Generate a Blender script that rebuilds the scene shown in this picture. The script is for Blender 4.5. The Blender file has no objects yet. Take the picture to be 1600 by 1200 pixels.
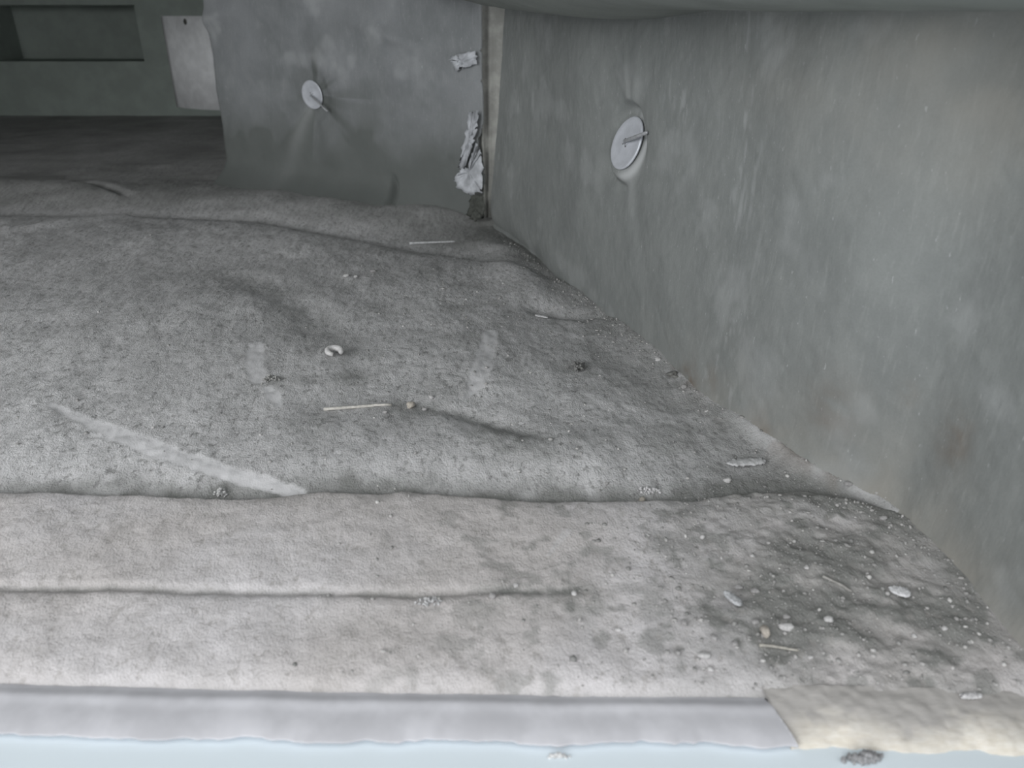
import bpy, bmesh, math, random
import numpy as np
from mathutils import Vector, Matrix

sc = bpy.context.scene
COL = sc.collection
H = 0.22                     # eye height above the duct floor (m)
FPX = 1200.0                 # focal length in pixels of a 1600x1200 frame
HORIZON = 22.0
PITCH = math.atan((600 - HORIZON) / FPX)
CP, SP = math.cos(PITCH), math.sin(PITCH)
rng = np.random.RandomState(7)
random.seed(7)

# ------------------------------------------------------------------ measuring
def ray(px, py):
    a, v = px - 800.0, py - 600.0
    return np.array([a, FPX * CP - v * SP, -(FPX * SP + v * CP)])
EYE = np.array([0, 0, H])
def fl(px, py, z=0.0):
    d = ray(px, py)
    t = (z - H) / d[2]
    return EYE + d * t
def on_plane(px, py, p0, n):
    d = ray(px, py)
    t = np.dot(np.asarray(p0) - EYE, n) / np.dot(d, n)
    return EYE + d * t

# ------------------------------------------------------------------ noise
_perm = np.random.RandomState(3).permutation(4096)
_val = np.random.RandomState(4).rand(4096)
def _h(ix, iy):
    return _val[_perm[(ix + _perm[iy % 4096]) % 4096]]
def vnoise(x, y):
    ix, iy = np.floor(x).astype(int), np.floor(y).astype(int)
    fx, fy = x - ix, y - iy
    fx, fy = fx * fx * (3 - 2 * fx), fy * fy * (3 - 2 * fy)
    a = _h(ix, iy) * (1 - fx) + _h(ix + 1, iy) * fx
    b = _h(ix, iy + 1) * (1 - fx) + _h(ix + 1, iy + 1) * fx
    return (a * (1 - fy) + b * fy) * 2 - 1
def fbm(x, y, scale, octv=4, gain=0.5):
    s, amp = 0, 1.0
    x, y = np.asarray(x, float) * scale + 37.3, np.asarray(y, float) * scale + 91.7
    for i in range(octv):
        s = s + amp * vnoise(x + 13.1 * i, y + 7.7 * i)
        x, y, amp = x * 2.03, y * 2.03, amp * gain
    return s
def sstep(a, b, x):
    t = np.clip((x - a) / (b - a), 0, 1)
    return t * t * (3 - 2 * t)
def seg_dist(x, y, pts):
    """distance to a polyline and the 0..1 position along it"""
    best = np.full(np.shape(x), 1e9); along = np.zeros(np.shape(x))
    L = [0]
    for p, q in zip(pts[:-1], pts[1:]):
        L.append(L[-1] + math.hypot(q[0] - p[0], q[1] - p[1]))
    for i, (p, q) in enumerate(zip(pts[:-1], pts[1:])):
        dx, dy = q[0] - p[0], q[1] - p[1]
        l2 = dx * dx + dy * dy + 1e-12
        t = np.clip(((x - p[0]) * dx + (y - p[1]) * dy) / l2, 0, 1)
        d = np.hypot(x - p[0] - t * dx, y - p[1] - t * dy)
        m = d < best
        best = np.where(m, d, best)
        along = np.where(m, (L[i] + t * math.sqrt(l2)) / L[-1], along)
    return best, along

# ------------------------------------------------------------------ scene objects
def tag(o, label=None, cat=None, group=None, kind=None):
    if label: o['label'] = label
    if cat: o['category'] = cat
    if group: o['group'] = group
    if kind: o['kind'] = kind
    return o
def link(name, me, mat=None, parent=None, smooth=True):
    o = bpy.data.objects.new(name, me); COL.objects.link(o)
    if mat: me.materials.append(mat)
    if smooth and len(me.polygons):
        me.polygons.foreach_set('use_smooth', [True] * len(me.polygons))
    if parent: o.parent = parent
    return o
def grid_mesh(name, P, attrs=None, keep=None, flip=False):
    """P: (n, m, 3) array of points"""
    n, m = P.shape[:2]
    me = bpy.data.meshes.new(name)
    idx = np.arange(n * m).reshape(n, m)
    q = np.stack([idx[:-1, :-1], idx[1:, :-1], idx[1:, 1:], idx[:-1, 1:]], -1).reshape(-1, 4)
    if flip: q = q[:, ::-1]
    pts = P.reshape(-1, 3)
    if keep is not None:
        k = keep.reshape(-1)
        q = q[k[q].all(axis=1)]
        used = np.zeros(len(pts), bool); used[q.reshape(-1)] = True
        remap = np.cumsum(used) - 1
        q = remap[q]; pts = pts[used]
        if attrs: attrs = {a: v.reshape(-1)[used] for a, v in attrs.items()}
    me.vertices.add(len(pts)); me.vertices.foreach_set('co', pts.astype(np.float32).ravel())
    me.loops.add(q.size); me.loops.foreach_set('vertex_index', q.astype(np.int32).ravel())
    me.polygons.add(len(q))
    me.polygons.foreach_set('loop_start', (np.arange(len(q)) * 4).astype(np.int32))
    me.polygons.foreach_set('loop_total', np.full(len(q), 4, np.int32))
    me.update(calc_edges=True); me.validate()
    for a, v in (attrs or {}).items():
        at = me.attributes.new(a, 'FLOAT', 'POINT')
        at.data.foreach_set('value', np.asarray(v, np.float32).ravel())
    return me
def empty(name, loc):
    o = bpy.data.objects.new(name, None); COL.objects.link(o)
    o.empty_display_size = 0.01; o.location = Vector(loc); return o

# ------------------------------------------------------------------ materials
class NT:
    def __init__(s, name):
        s.m = bpy.data.materials.new(name); s.m.use_nodes = True
        s.t = s.m.node_tree; s.t.nodes.clear()
        s.out = s.n('ShaderNodeOutputMaterial'); s.b = s.n('ShaderNodeBsdfPrincipled')
        s.l(s.b.outputs[0], s.out.inputs[0])
        s.co = s.n('ShaderNodeTexCoord').outputs['Object']
    def n(s, k, **kw):
        x = s.t.nodes.new(k)
        for a, v in kw.items(): setattr(x, a, v)
        return x
    def l(s, a, b): s.t.links.new(a, b)
    def noise(s, scale, detail=4, rough=0.55, stretch=None, seed=0.0):
        co = s.co
        mp = s.n('ShaderNodeMapping'); s.l(co, mp.inputs[0])
        mp.inputs['Location'].default_value = (seed, seed * 1.7, seed * .3)
        if stretch: mp.inputs['Scale'].default_value = stretch
        x = s.n('ShaderNodeTexNoise'); s.l(mp.outputs[0], x.inputs['Vector'])
        x.inputs['Scale'].default_value = scale; x.inputs['Detail'].default_value = detail
        x.inputs['Roughness'].default_value = rough
        return x.outputs['Fac']
    def ramp(s, f, a, b, lo=0.0, hi=1.0):
        r = s.n('ShaderNodeMapRange', interpolation_type='SMOOTHSTEP'); s.l(f, r.inputs['Value'])
        r.inputs['From Min'].default_value = a; r.inputs['From Max'].default_value = b
        r.inputs['To Min'].default_value = lo; r.inputs['To Max'].default_value = hi
        return r.outputs['Result']
    def attr(s, name):
        return s.n('ShaderNodeAttribute', attribute_name=name).outputs['Fac']
    def math(s, op, a, b):
        x = s.n('ShaderNodeMath', operation=op)
        for i, v in enumerate((a, b)):
            if isinstance(v, (int, float)): x.inputs[i].default_value = v
            else: s.l(v, x.inputs[i])
        return x.outputs[0]
    def mix(s, f, a, b, blend='MIX'):
        x = s.n('ShaderNodeMix', data_type='RGBA', blend_type=blend)
        if isinstance(f, (int, float)): x.inputs[0].default_value = f
        else: s.l(f, x.inputs[0])
        for i, v in ((6, a), (7, b)):
            if isinstance(v, tuple): x.inputs[i].default_value = (*v, 1)
            else: s.l(v, x.inputs[i])
        return x.outputs[2]
    def bump(s, h, strength, dist, prev=None):
        x = s.n('ShaderNodeBump'); s.l(h, x.inputs['Height'])
        if isinstance(strength, (int, float)): x.inputs['Strength'].default_value = strength
        else: s.l(strength, x.inputs['Strength'])
        x.inputs['Distance'].default_value = dist
        if prev is not None: s.l(prev, x.inputs['Normal'])
        return x.outputs[0]
    def done(s, col, rough=0.9, normal=None, metal=0.0, spec=0.2):
        if isinstance(col, tuple): s.b.inputs['Base Color'].default_value = (*col, 1)
        else: s.l(col, s.b.inputs['Base Color'])
        if isinstance(rough, (int, float)): s.b.inputs['Roughness'].default_value = rough
        else: s.l(rough, s.b.inputs['Roughness'])
        s.b.inputs['Metallic'].default_value = metal
        s.b.inputs['Specular IOR Level'].default_value = spec
        if normal is not None: s.l(normal, s.b.inputs['Normal'])
        return s.m

def dusty(name, base, dark, light, green, grain=1.0, ps=290):
    k = NT(name)
    smear, dirt, rust = k.attr('smear'), k.attr('dirt'), k.attr('rust')
    patch = k.ramp(k.noise(9, 3, seed=.2), .38, .64)
    blot = k.ramp(k.noise(80, 5, .62, (1, .5, 1), seed=1.1), .40, .70)
    pits = k.ramp(k.noise(ps, 5, .68, (1, .6, 1), seed=.7), .54, .66)
    speck = k.ramp(k.noise(1100, 2, .5, (1, .7, 1), seed=.4), .64, .74)
    keepg = k.math('SUBTRACT', 1.0, k.math('MULTIPLY', smear, .8))
    c = k.mix(patch, base, light)
    c = k.mix(k.math('MULTIPLY', blot, .30), c, dark)
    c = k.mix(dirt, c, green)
    c = k.mix(k.math('MULTIPLY', k.math('MULTIPLY', pits, keepg), .80 * grain), c, dark)
    c = k.mix(k.math('MULTIPLY', k.math('MULTIPLY', speck, keepg), .45), c, (.66, .65, .66))
    c = k.mix(k.math('MULTIPLY', smear, .80), c, (.645, .64, .655))
    c = k.mix(rust, c, (.16, .115, .08))
    b = k.bump(k.noise(ps, 5, .68, (1, .6, 1), seed=.7), k.math('MULTIPLY', keepg, .80 * grain), -.0018)
    b = k.bump(k.noise(1100, 3, .6, (1, .7, 1)), k.math('MULTIPLY', keepg, .75 * grain), .0010, b)
    return k.done(c, .95, b, spec=.1)

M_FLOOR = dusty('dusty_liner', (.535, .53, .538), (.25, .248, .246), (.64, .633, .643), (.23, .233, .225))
M_STRIP = dusty('dusty_front_liner', (.60, .57, .565), (.38, .362, .35), (.67, .648, .66), (.25, .252, .242), .72, 240)

def wall_mat(name, c0, c1, c2, warm):
    k = NT(name)
    dust, rust, pale = k.attr('dirt'), k.attr('rust'), k.attr('smear')
    big = k.ramp(k.noise(11, 4, .6, seed=.33), .36, .66)
    mid = k.ramp(k.noise(48, 5, .62, (1, 1, .7), seed=.9), .30, .74)
    streak = k.ramp(k.noise(420, 3, .6, (1, 1, .16), seed=.5), .52, .72)
    fine = k.ramp(k.noise(900, 3, .6), .35, .7)
    fleck = k.ramp(k.noise(650, 2, .5, (1, 1, .35), seed=2.2), .70, .76)
    c = k.mix(big, c0, c1)
    c = k.mix(k.math('MULTIPLY', mid, .42), c, c2)
    c = k.mix(k.math('MULTIPLY', streak, .38), c, c2)
    c = k.mix(k.math('MULTIPLY', fine, .12), c, (.10, .10, .10))
    c = k.mix(k.math('MULTIPLY', fleck, .35), c, (.55, .56, .57))
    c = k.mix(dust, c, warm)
    c = k.mix(k.math('MULTIPLY', pale, .8), c, (.56, .57, .58))
    c = k.mix(rust, c, (.15, .11, .08))
    b = k.bump(k.noise(420, 4, .6, (1, 1, .4), seed=.5), .25, .0008)
    b = k.bump(k.noise(45, 3, .5), .07, .003, b)
    return k.done(c, .75, b, spec=.25)
M_WALL = wall_mat('grey_wall_liner', (.192, .203, .200), (.208, .220, .216), (.285, .297, .290), (.31, .293, .262))
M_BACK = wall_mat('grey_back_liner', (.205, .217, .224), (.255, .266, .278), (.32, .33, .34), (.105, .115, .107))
M_CEIL = wall_mat('grey_ceiling_liner', (.20, .215, .20), (.26, .28, .26), (.3, .31, .3), (.3, .3, .3))

def plain(name, col, rough=.7, metal=0.0, var=.25, scale=120, bump=.2, bd=.001, spec=.3):
    k = NT(name)
    f = k.ramp(k.noise(scale, 4, .6), .35, .68)
    d = tuple(c * (1 - var) for c in col)
    return k.done(k.mix(f, d, col), rough, k.bump(k.noise(scale * 3, 3), bump, bd), metal, spec)
M_METAL = plain('painted_metal_edge', (.58, .58, .615), .7, 0, .16, 45, .08, .0006)
M_SEAM = plain('tarnished_metal', (.35, .35, .33), .6, .1, .30, 60, .15)
M_COLLAR = plain('galvanised_collar', (.80, .81, .83), .6, 0, .15, 40, .05)
M_WASHER = plain('zinc_washer', (.62, .64, .69), .45, .25, .10, 160, .06, .0004)
M_PIN = plain('pin_steel', (.50, .51, .53), .45, .4, .2, 300, .1, .0004)
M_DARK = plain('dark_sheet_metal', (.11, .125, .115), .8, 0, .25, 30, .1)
M_WHITE = plain('white_ledge', (.722, .80, .853), .7, 0, .01, 30, .0)
M_FOIL = plain('torn_white_facing', (.60, .62, .66), .8, 0, .40, 70, .15, .0004)
M_HOLE = plain('dark_fibre', (.10, .105, .095), .95, 0, .4, 300, .5)

def insul_mat():
    k = NT('cream_glass_fibre')
    dirt = k.attr('dirt')
    fib = k.ramp(k.noise(500, 4, .65, (.35, 1, 1)), .35, .7)
    c = k.mix(fib, (.68, .635, .555), (.78, .75, .69))
    blot = k.ramp(k.noise(90, 4, .6), .45, .7)
    c = k.mix(k.math('MULTIPLY', blot, .25), c, (.62, .56, .50))
    c = k.mix(dirt, c, (.40, .385, .375))
    return k.done(c, .95, k.bump(k.noise(500, 4, .65, (.35, 1, 1)), .3, .0008), spec=.05)
M_INSUL = insul_mat()

def grit_mat():
    k = NT('mixed_grit')
    g = k.n('ShaderNodeNewGeometry').outputs['Random Per Island']
    r = k.n('ShaderNodeValToRGB'); k.l(g, r.inputs[0])
    e = r.color_ramp.elements
    e[0].position = 0; e[0].color = (.25, .25, .245, 1)
    e[1].position = 1; e[1].color = (.62, .61, .60, 1)
    x = r.color_ramp.elements.new(.35); x.color = (.33, .325, .32, 1)
    x = r.color_ramp.elements.new(.86); x.color = (.47, .46, .455, 1)
    return k.done(r.outputs[0], .9, k.bump(k.noise(2500, 2), .4, .0004), spec=.1)
M_GRIT = grit_mat()

# ------------------------------------------------------------------ key lines on the duct floor
def line(pts, z=0.0):
    P = np.array([fl(a, b, z)[:2] for a, b in pts])
    P = P[np.argsort(P[:, 0])]
    return lambda X: np.interp(X, P[:, 0], P[:, 1])
L_EDGE = line([(-60, 772), (0, 771), (150, 775), (330, 781), (420, 780), (500, 771), (640, 771), (740, 778), (800, 783), (950, 787), (1090, 784), (1180, 771), (1260, 772), (1340, 792), (1420, 818), (1500, 850)], .003)
L_CREASE = line([(-60, 918), (0, 918), (200, 921), (400, 926), (640, 930), (800, 925), (1200, 935)], .004)
L_GROOVE = line([(-60, 1070), (0, 1071), (300, 1079), (600, 1085), (900, 1090), (1190, 1092), (1400, 1094), (1600, 1098), (1700, 1100)], .001)
L_FRONT = line([(-60, 1156), (0, 1158), (500, 1163), (900, 1168), (1240, 1177), (1600, 1186), (1700, 1190)], -.002)
L_REAR = line([(-60, 338), (0, 337), (200, 339), (400, 347), (520, 369), (640, 393), (700, 401), (790, 415), (860, 440)])

# base curve of the right wall (pixel estimates turned into floor points, then a smooth curve)
WB = [(757, 340), (766, 352), (830, 396), (890, 450), (950, 497), (1050, 583), (1120, 640), (1180, 690), (1270, 748), (1400, 806), (1480, 880), (1555, 965), (1610, 1040)]
wb = np.array([fl(a, b)[:2] for a, b in WB])
dfront = wb[-1] - wb[-3]; dfront = dfront / np.linalg.norm(dfront)
wb = np.vstack([wb, wb[-1] + dfront * .03, wb[-1] + dfront * .07])
seglen = np.r_[0, np.cumsum(np.hypot(*np.diff(wb, axis=0).T))]
def smooth_curve(P, L, n):
    s = np.linspace(0, L[-1], n)
    q = np.stack([np.interp(s, L, P[:, i]) for i in range(2)], -1)
    w = 21
    ker = np.hanning(w + 2)[1:-1]; ker /= ker.sum()
    qp = np.vstack([q[0] + (q[0] - q[1:w // 2 + 1][::-1]), q, q[-1] + (q[-1] - q[-w // 2:-1][::-1])])
    return s, np.stack([np.convolve(qp[:, i], ker, 'valid')[:n] for i in range(2)], -1)
WS, WC = smooth_curve(wb, seglen, 520)
tang = np.gradient(WC, axis=0); tang /= np.linalg.norm(tang, axis=1)[:, None]
WN = np.stack([tang[:, 1], -tang[:, 0]], -1)          # candidate normal
if WN[250][0] > 0: WN = -WN                            # points into the duct (towards -x)
_o = np.argsort(WC[:, 1])
def wall_x(Y): return np.interp(Y, WC[_o, 1], WC[_o, 0])

# wiped streaks in the dust: polyline pixels, half width start / middle / end (m)
SMEARS_PX = [
    ([(82, 634), (170, 672), (270, 712), (380, 748), (468, 771)], (.0028, .0066, .0036)),
    ([(120, 668), (160, 684), (205, 698)], (.0006, .0014, .0006)),
    ([(399, 540), (397, 568), (402, 594)], (.0052, .0056, .0050)),
    ([(418, 606), (436, 634)], (.0028, .0046, .0022)),
    ([(766, 520), (756, 560), (747, 596)], (.0055, .0065, .0068)),
    ([(748, 598), (728, 620)], (.0068, .0040, .0015)),
]
BUMPS_PX = [  # px, py, radius x, radius y (m), height (m)
    (820, 725, .070, .026, .0055), (560, 690, .05, .022, .0018), (250, 520, .13, .09, .0075), (1000, 640, .05, .05, .0030),
    (640, 480, .10, .10, -.0030), (450, 500, .05, .05, .0015),
    (1060, 735, .05, .02, -.003), (880, 470, .04, .04, -.002),
]
BUMPS = [(fl(a, b)[0], fl(a, b)[1], rx, ry, h) for a, b, rx, ry, h in BUMPS_PX]
FOLD4 = [fl(*p)[:2] for p in [(640, 648), (720, 664), (800, 690), (880, 722)]]
FOLD5 = [fl(*p)[:2] for p in [(340, 432), (440, 480), (520, 540), (600, 605)]]
FOLD1 = [fl(*p)[:2] for p in [(845, 490), (900, 500), (945, 498)]]
FOLD2 = [fl(*p)[:2] for p in [(105, 284), (150, 293), (182, 303), (208, 318)]]
FOLD3 = [fl(*p)[:2] for p in [(790, 388), (810, 430), (836, 470)]]
RIDGE = [fl(*p)[:2] for p in [(-200, 290), (0, 296), (200, 305), (400, 312), (640, 334)]]
MID_FOLD = [fl(*p)[:2] for p in [(0, 372), (60, 366), (130, 352), (190, 343)]]

def floor_h(X, Y):
    a = Y - L_EDGE(X); b = L_REAR(X) - Y
    wr = wall_x(Y) - X
    pil = (1 - np.exp(-np.clip(a - .005, 0, 9) / .022)) * (1 - np.exp(-np.clip(b, 0, 9) / .035))
    pil = pil * (.35 + .65 * sstep(.0, .16, wr))
    h = .0095 * pil
    for bx, by, rx, ry, bh in BUMPS:
        h = h + bh * np.exp(-((X - bx) / rx) ** 2 - ((Y - by) / ry) ** 2) * np.clip(pil * 1.6, 0, 1)
    h = h + .0018 * fbm(X, Y * .6, 22, 3) * np.clip(pil * 1.5, .2, 1) + .00045 * fbm(X, Y * .55, 130, 3) + .00030 * fbm(X, Y * .6, 420, 2)
    # folds
    d, t = seg_dist(X, Y, FOLD1); h = h - .0035 * np.exp(-(d / .010) ** 2)
    d, t = seg_dist(X, Y, FOLD4); h = h - .0030 * np.exp(-(d / .0075) ** 2) * np.sin(np.clip(t * .9 + .1, 0, 1) * math.pi)
    d, t = seg_dist(X, Y, FOLD5); h = h - .0040 * np.exp(-(d / .022) ** 2) * np.sin(np.clip(t * .9 + .05, 0, 1) * math.pi)
    d, t = seg_dist(X, Y, FOLD3); h = h + .006 * np.exp(-(d / .022) ** 2)
    d, t = seg_dist(X, Y, MID_FOLD); h = h + .004 * np.exp(-(d / .016) ** 2)
    # rear: valley, then a rolled ridge of liner
    h = np.where(b < 0, h - .004 * (1 - np.exp(np.clip(b, -9, 0) / .01)), h)
    d, t = seg_dist(X, Y, RIDGE)
    h = h + .013 * np.exp(-(d / .075) ** 2) * sstep(.0, -.045, b) + .003 * fbm(X, Y, 14, 2) * sstep(.0, -.05, b)
    d, t = seg_dist(X, Y, FOLD2); h = h - .006 * np.exp(-(d / .008) ** 2) * sstep(0, .25, t) * sstep(1, .7, t)
    h = h * (1 - .75 * sstep(.16, .5, -b))
    # under the front strip the panel runs flat
    h = np.where(a < 0, -.004 + .2 * a, h)
    h = h + .0042 * np.exp(-((wr - .004) / .0045) ** 2) * sstep(.42, .38, Y) * sstep(.255, .275, Y)
    # dirt drift along the foot of the right wall
    h = h + .006 * np.exp(-np.clip(wr, 0, 9) / .012) * sstep(.75, .40, Y)
    return h
def strip_h(X, Y):
    a = L_EDGE(X) - Y                    # behind edge -> 0 at rear edge, grows to the front
    g = Y - L_GROOVE(X)
    c = Y - L_CREASE(X)
    wr = wall_x(Y) - X
    fade = sstep(.33, .14, X + .0)       # lies flat and buried by dirt towards the wall
    h = .0035 + .0016 * (1 - np.exp(-np.clip(a, 0, 1) / .006))
    cr = np.exp(-(c / .0028) ** 2) * sstep(.05, -.02, X)
    h = h - .0016 * cr + .0005 * np.exp(-((c + .010) / .008) ** 2) * sstep(.05, -.02, X)
    h = h - .0040 * np.exp(-np.clip(g, 0, 1) / .0035)
    right = sstep(.05, .13, X)
    h = h + .0007 * fbm(X, Y, 45, 3) + .00020 * fbm(X, Y * .7, 170, 3) + .00012 * fbm(X, Y * .7, 520, 2)
    h = h + right * sstep(.0, .035, wr) * (.0010 * fbm(X, Y, 90, 3) + .0004 * fbm(X, Y, 300, 2))
    h = h + .0035 * np.exp(-np.clip(wr, 0, 9) / .020)
    return h
def surf(X, Y):
    X, Y = np.asarray(X, float), np.asarray(Y, float)
    f = floor_h(X, Y)
    s = strip_h(X, Y)
    ins = (Y <= L_EDGE(X)) & (Y >= L_GROOVE(X) - .001)
    return np.where(ins, np.maximum(s, f), f)
def at(px, py):
    z = 0.0
    for _ in range(12):
        p = fl(px, py, z)
        z = .5 * z + .5 * float(surf(p[0], p[1]))
    return fl(px, py, z)

SMEARS = [([tuple(at(*p)[:2]) for p in pts], w) for pts, w in SMEARS_PX]
def smear_mask(X, Y, smears):
    m = np.zeros(np.shape(X))
    for pts, w in smears:
        d, t = seg_dist(X, Y, pts)
        hw = np.interp(t, [0, .5, 1], w) * (1 + .14 * fbm(X, Y, 200, 2))
        m = np.maximum(m, sstep(1.15, .80, d / hw) * (.88 + .12 * fbm(X, Y, 60, 2)))
    return np.clip(m, 0, 1)

# ------------------------------------------------------------------ floor
xs = np.r_[np.linspace(-1.35, -.70, 50)[:-1], np.arange(-.70, .33, .00125)]
ys = .19 * np.exp(np.arange(0, math.log(2.0 / .19), .0036))
X, Y = np.meshgrid(xs, ys, indexing='ij')
Z = floor_h(X, Y)
sm = smear_mask(X, Y, SMEARS)
sm = np.maximum(sm, .34 * np.exp(-((wall_x(Y) - X - .004) / .0042) ** 2) * sstep(.43, .38, Y) * sstep(.275, .31, Y) * (.75 + .5 * fbm(X, Y, 90, 3)).clip(0, 1.2))
ring = smear_mask(X, Y, [(p, tuple(v * 1.5 for v in w)) for p, w in SMEARS]) - sm
Z = Z - .0003 * sm + .0002 * np.clip(ring, 0, 1)
wr = wall_x(Y) - X
a = Y - L_EDGE(X); b = L_REAR(X) - Y
dirt = .95 * sstep(.020, .007, a + .004 * fbm(X, Y, 50, 3)) * (.8 + .35 * fbm(X, Y, 90, 3))  # dirt plus painted contact shadow in the valley behind the strip edge
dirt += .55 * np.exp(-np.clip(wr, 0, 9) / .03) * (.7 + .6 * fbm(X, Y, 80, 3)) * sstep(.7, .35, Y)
dirt += .55 * sstep(.02, .16, X) * sstep(.46, .32, Y) * (.8 + .4 * fbm(X, Y, 50, 3))
dirt += .28 * sstep(.2, .75, fbm(X, Y, 30, 4)) * sstep(-.25, -.02, X)
dirt += .6 * np.exp(-np.clip(wr, 0, 9) / .014) * sstep(.42, .55, Y)  # painted shadow under the overhanging far foot of the wall
dirt += .35 * np.exp(-np.abs(b) / .012) + .62 * sstep(-.01, -.09, b) * (.9 + .3 * fbm(X, Y, 18, 3))  # darker along the rear line and over the floor behind it
for cx, cy, r in [(640, 640, .016), (900, 580, .012), (425, 596, .007), (545, 590, .012), (345, 773, .008), (800, 690, .02)]:
    p = at(cx, cy); dd = np.hypot(X - p[0], (Y - p[1]))
    dirt += .55 * np.exp(-(dd / r) ** 2) * (.8 + .6 * fbm(X, Y, 150, 2))
for F_, wd, am in [(FOLD4, .007, .45), (FOLD5, .020, .35)]:  # shading of the two folds painted in as a darker tone
    d, t = seg_dist(X, Y, F_); dirt += am * np.exp(-(d / wd) ** 2) * np.sin(np.clip(t, 0, 1) * math.pi) * (.8 + .4 * fbm(X, Y, 60, 3))
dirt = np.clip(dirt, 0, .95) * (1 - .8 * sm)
rust = .35 * np.exp(-np.clip(wr - .004, 0, 9) / .006) * sstep(.1, .6, fbm(X, Y, 60, 3)) * sstep(.55, .45, Y)
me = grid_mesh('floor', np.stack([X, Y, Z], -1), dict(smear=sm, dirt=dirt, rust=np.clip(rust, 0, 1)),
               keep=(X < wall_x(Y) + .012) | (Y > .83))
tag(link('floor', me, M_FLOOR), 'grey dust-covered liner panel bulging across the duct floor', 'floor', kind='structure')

# ------------------------------------------------------------------ lapped front liner strip
xs = np.r_[np.linspace(-1.35, -.40, 60)[:-1], np.arange(-.40, .26, .0011)]
v = np.linspace(0, 1, 150)
X, V = np.meshgrid(xs, v, indexing='ij')
Y = L_GROOVE(X) + V * (L_EDGE(X) - L_GROOVE(X))
Y = Y + np.where(V > .97, .0008 * fbm(X, Y * 0, 60, 3), 0)
Z = strip_h(X, Y)
edge_drop = np.stack([X[:, -1:], Y[:, -1:] + .0006, Z[:, -1:] - .0015], -1)
edge_drop2 = np.stack([X[:, -1:], Y[:, -1:] + .0004, Z[:, -1:] - .007], -1)
wr = wall_x(Y) - X
STR_SM = [([tuple(fl(*p, .005)[:2]) for p in [(886, 832), (872, 848), (858, 866)]], (.0026, .0016, .0008))]
sm = smear_mask(X, Y, STR_SM) * .5
cr = np.exp(-((Y - L_CREASE(X)) / .0022) ** 2) * sstep(.06, -.01, X)
g = Y - L_GROOVE(X)
pxr = sstep(.045, .10, X - .28 * (Y - .22) + .018 * fbm(X, Y, 40, 3))
dirt = .45 * cr * (.8 + .7 * fbm(X, Y, 90, 3))  # darker line along the crease
dirt += pxr * (.70 + .45 * fbm(X, Y, 45, 4)) * (.45 + .55 * sstep(.0, .02, g - .012 + .004 * fbm(X, Y, 70, 2)))
c2 = Y - L_CREASE(X)
dirt += .55 * sstep(-.10, -.0, X) * sstep(.1, .7, fbm(X, Y, 65, 4)) * np.exp(-((c2 + .006) / .014) ** 2)
dirt += .5 * sstep(.35, .8, fbm(X, Y, 110, 3)) * sstep(-.12, .02, X)
dirt += .30 * np.exp(-np.clip(L_EDGE(X) - Y, 0, 1) / .0010)  # darker along the rear edge
dirt += .3 * np.exp(-np.clip(g, 0, 1) / .0015)  # darker along the groove
dirt = np.clip(dirt, 0, .95)
P = np.concatenate([np.stack([X, Y, Z], -1), edge_drop, edge_drop2], 1)
pad = lambda A: np.concatenate([A, A[:, -1:], A[:, -1:]], 1)
me = grid_mesh('trim', P, dict(smear=pad(sm), dirt=pad(dirt), rust=pad(dirt * 0)), keep=pad(X < wall_x(Y) + .012))
tag(link('trim_1', me, M_STRIP), 'pale pinkish-grey creased liner strip lapped over the front of the dusty floor', 'liner strip', kind='structure')

# ------------------------------------------------------------------ smooth metal edge in front
x_end = fl(1190, 1092)[0]
x_end2 = fl(1252, 1178)[0]
xs = np.r_[np.linspace(-1.35, -.30, 60)[:-1], np.arange(-.30, .10, .0008)]
v = np.linspace(0, 1, 60)
X, V = np.meshgrid(xs, v, indexing='ij')
xe = x_end2 + (x_end - x_end2) * V
xs2 = np.minimum(X, xe)
rag = .0013 * fbm(X, X * 0 + .3, 48, 3) + .0009 * np.abs(fbm(X, X * 0 + 5.3, 150, 2))
Y0 = L_FRONT(xs2) + rag
Y1 = L_GROOVE(xs2) + .0010
Y = Y0 + V * (Y1 - Y0)
Z = .0012 + .0009 * np.sin(np.clip(V, 0, 1) * math.pi) ** .8 - .0010 * (1 - V) ** 4 + .0008 * np.exp(-((V - .72) / .14) ** 2) - .0012 * sstep(.97, 1, V) + .00012 * fbm(xs2, Y, 90, 3)
under = np.stack([xs2[:, :1], Y0[:, :1] + .0005, Z[:, :1] - .0012], -1)
under2 = np.stack([xs2[:, :1], Y0[:, :1] + .004, Z[:, :1] - .0022], -1)
P = np.concatenate([under2, under, np.stack([xs2, Y, Z], -1)], 1)
me = grid_mesh('trim', P)
tag(link('trim_2', me, M_METAL), 'smooth pale grey edge strip with ragged front lip along the duct mouth', 'edge strip', kind='structure')

# bright ledge outside
bm = bmesh.new()
def box(bm, x0, x1, y0, y1, z0, z1):
    vs = [bm.verts.new((x, y, z)) for z in (z0, z1) for y in (y0, y1) for x in (x0, x1)]
    for f in ((0, 2, 3, 1), (4, 5, 7, 6), (0, 1, 5, 4), (2, 6, 7, 3), (0, 4, 6, 2), (1, 3, 7, 5)):
        bm.faces.new([vs[i] for i in f])
def bm_obj(name, bm, mat, parent=None, smooth=False):
    bmesh.ops.recalc_face_normals(bm, faces=bm.faces)
    me = bpy.data.meshes.new(name); bm.to_mesh(me); bm.free()
    return link(name, me, mat, parent, smooth)
box(bm, -1.35, .60, -.30, .186, -.020, -.0024)
tag(bm_obj('trim_3', bm, M_WHITE), 'bright white ledge outside the duct mouth', 'ledge', kind='structure')

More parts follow.
